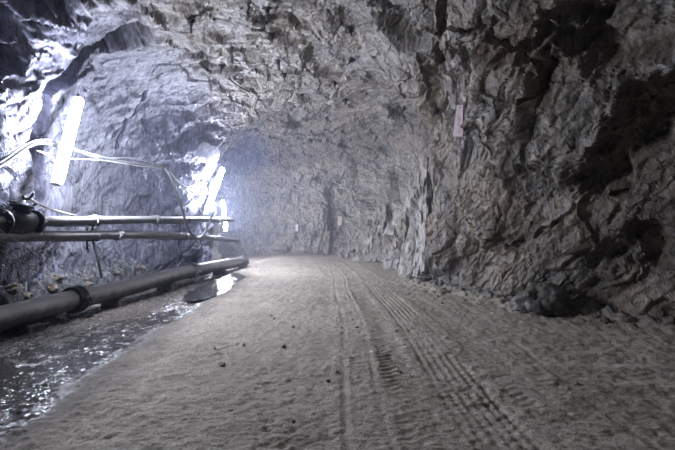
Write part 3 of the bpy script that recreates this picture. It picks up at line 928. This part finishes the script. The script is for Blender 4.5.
# ------------------------------------------------------------------ tags and boards on the rock
def plate_on(name, px_, py_, w, h, mat, label, cat, lean=0.0, taper=1.0, sub=None, off=0.09):
    p, n = surf(px_, py_)
    tocam = (Vector((0, 0, H)) - p).normalized()
    n = (n * 0.35 + tocam).normalized()
    upv = Vector((0, 0, 1)); upv = (upv - n * upv.dot(n)).normalized()
    side = upv.cross(n)
    upv, side = upv * math.cos(lean) + side * math.sin(lean), side * math.cos(lean) - upv * math.sin(lean)
    R = Matrix((side, upv, n)).transposed().to_4x4(); R.translation = p + n * off
    e = empty(name); e.matrix_world = R; tag(e, label, cat)
    bm = box_bm((w, h, 0.012), None, 0.003)
    for v in bm.verts:
        if v.co.y > 0: v.co.x *= taper
    link('board', bm_mesh('board', bm), mat, e)
    link('nail', bm_mesh('nail', tube_bm([(0, h * 0.42, -0.12), (0, h * 0.42, 0.02)], 0.008, 6)), M['rust'], e)
    if sub:
        for (a, b_, c, d) in sub:
            bm = tube_bm(cr([(a, b_, 0.008), ((a + c) / 2 + 0.008, (b_ + d) / 2, 0.008), (c, d, 0.008)], 4), 0.004, 5)
            link('painted_mark', bm_mesh('painted_mark', bm), M['tag_red'], e)
    return e


plate_on('survey_tag', 460.5, 119, 0.17, 0.52, M['tag_pink'], 'pinkish white survey tag with red marks on the right wall', 'tag', 0.10, 0.6, off=0.22, sub=
         [(-0.03, 0.10, 0.01, -0.02), (0.02, 0.05, -0.02, -0.08), (-0.03, -0.06, 0.04, -0.10), (0.0, -0.12, 0.03, -0.20)])
plate_on('survey_tag', 463, 99, 0.05, 0.09, M['tag_white'], 'tiny white tag just above the pink survey tag', 'tag', 0.1)
plate_on('survey_tag', 422, 178, 0.11, 0.42, M['tag_white'], 'narrow pale board at the edge of the right wall', 'tag', 0.08)
plate_on('survey_tag', 300, 229, 0.12, 0.32, M['tag_white'], 'small white tag low on the far wall', 'tag')
plate_on('survey_tag', 337, 219.5, 0.20, 0.40, M['tag_orange'], 'faded reddish tag beside the leaning plank', 'tag', 0.1)

# leaning plank and prop at the far wall
def plank(px0, py0, px1, py1, w, label):
    a, na = surf(px0, py0); b, nb = surf(px1, py1)
    a = a + Vector((0, -0.15, 0)); b = b + Vector((-0.05, -0.45, 0))
    b.z = fz(b.x, b.y) + 0.02
    ax = a - b
    R = frame_of(ax, (0.3, -1, 0)); R.translation = (a + b) / 2
    bm = box_bm((0.045, w, ax.length), R, 0.006)
    return tag(link('plank', bm_mesh('plank', bm), M['plank']), label, 'plank', 'planks leaning on the far wall')


plank(331, 215, 318, 253, 0.14, 'brown plank leaning steeply against the far wall')
plank(334, 228, 327, 251, 0.20, 'short dark plank behind the steep brown one')


# ------------------------------------------------------------------ boulders, slabs and loose stones
def rock_mesh(name, size, seed, sub=3, sharp=0.25):
    bm = bmesh.new()
    bmesh.ops.create_icosphere(bm, subdivisions=sub, radius=1.0)
    V = np.array([v.co[:] for v in bm.verts])
    h, c = facets(V * 1.5 + seed * 3.7, seed, 0.9, 0.4)
    h2, c = facets(V * 4.0 + seed * 1.7, seed + 1, 0.9, 0.5)
    V = V * (1 + sharp * h + 0.28 * sharp * h2 + 0.10 * fbm(V * 3 + seed, 3, seed))[:, None]
    V = V * np.array(size)
    for v, co in zip(bm.verts, V): v.co = co
    return bm_mesh(name, bm, sub > 3)


bx, by = 3.15, 6.0
bpos = P(543, 303, 5.6)
o = link('boulder', rock_mesh('boulder', (0.36, 0.30, 0.27), 8, 5, 0.26), M['rock_dark'])
o.location = (bpos.x, bpos.y, fz(bpos.x, bpos.y) + 0.13); o.rotation_euler = (0.1, 0.2, 2.6)
tag(o, 'dark rounded boulder at the foot of the right wall', 'boulder')

# pale slabs standing at the turn of the right wall
for k, (px_, pt, pb_, d_, w, t_, lean, lab) in enumerate([
        (427, 165, 268, 9.9, 0.85, 0.85, 0.10, 'tall pale rock slab standing at the edge of the right wall'),
        (404, 215, 264, 12.0, 0.95, 0.8, 0.16, 'low pale rock slab behind the tall one'),
        (383, 208, 255, 15.0, 1.7, 1.3, 0.16, 'large pale rock block under the dark niche'),
        (357, 236, 258, 16.6, 1.3, 1.0, 0.20, 'low pale rock block left of the larger one')]):
    top, bot = P(px_, pt, d_), P(px_, pb_, d_)
    zb = -0.1
    hgt = top.z - zb
    bm = bmesh.new()
    bmesh.ops.create_cube(bm, size=1.0)
    bmesh.ops.subdivide_edges(bm, edges=list(bm.edges), cuts=31, use_grid_fill=True)
    V = np.array([v_.co[:] for v_ in bm.verts])
    tap = 1 - 0.52 * (V[:, 2] + 0.5) ** 1.4 + 0.05 * np.sin(V[:, 2] * 9 + k)
    V = V * np.array([w, t_, hgt]) * np.stack([tap, tap, np.ones(len(V))], 1)
    wv = V + np.array([px_, d_, 0])
    h, c = facets(wv * np.array([2.2, 2.2, 1.0]), 200 + k, 1.0, 0.6)
    h2, c = facets(wv * np.array([7.0, 7.0, 4]), 210 + k, 1.0, 0.5)
    dirs = V / np.array([w, t_, hgt]); dirs /= np.linalg.norm(dirs, axis=1, keepdims=True)
    V = V + dirs * (0.20 * h + 0.07 * h2)[:, None]
    for v_, co in zip(bm.verts, V): v_.co = co
    o = link('rock_slab', bm_mesh('rock_slab', bm, False), M['rock_pale'])
    o.location = (bot.x, d_, zb + hgt / 2)
    o.rotation_euler = (-0.08, lean, 0.5 + 0.2 * k)
    tag(o, lab, 'rock slab', 'pale rock slabs at the bend')

stones = [rock_mesh('stone', (1, 0.85, 0.75), 30 + k, 2, 0.55) for k in range(5)]
rs = random.Random(11)


def stone(xv, yv, s, mat, label, group):
    me = stones[rs.randrange(5)]
    if len(me.materials) == 0: me.materials.append(M['rock_right'])
    o = bpy.data.objects.new('loose_stone', me); COL.objects.link(o)
    o.scale = (s, s * rs.uniform(.8, 1.2), s * rs.uniform(.7, 1.1))
    o.location = (xv, yv, fz(xv, yv) + 0.25 * s)
    o.rotation_euler = (rs.uniform(-.4, .4), rs.uniform(-.4, .4), rs.uniform(0, 6.3))
    return tag(o, label, 'stone', group)


for k in range(46):
    yv = rs.uniform(4.2, 13.5)
    xv = float(np.interp(yv, RB_Y, RB_X)) - rs.uniform(0.05, 0.6)
    stone(xv, yv, rs.uniform(0.03, 0.09), None, 'small grey stone fallen at the foot of the right wall', 'fallen stones along the right wall')
for k in range(40):
    yv = rs.uniform(3.2, 8.8)
    xv = float(np.interp(yv, [2, 5.5, 8.4], [-4.2, -4.15, -4.2])) + rs.uniform(-0.1, 0.35)
    pd_, _ = on_path(dpath, yv)
    if xv > pd_.x - RB - 0.2: xv = pd_.x - RB - 0.2 - rs.uniform(0, 0.15)
    stone(xv, yv, rs.uniform(0.04, 0.10), None, 'angular stone in the rubble bank behind the floor pipe', 'rubble stones behind the floor pipe')
for k in range(24):
    yv = rs.uniform(2.4, 7.5)
    stone(rs.uniform(-1.5, 2.2), yv, rs.uniform(0.012, 0.024), None, 'tiny pebble lying on the rutted road', 'pebbles on the road')
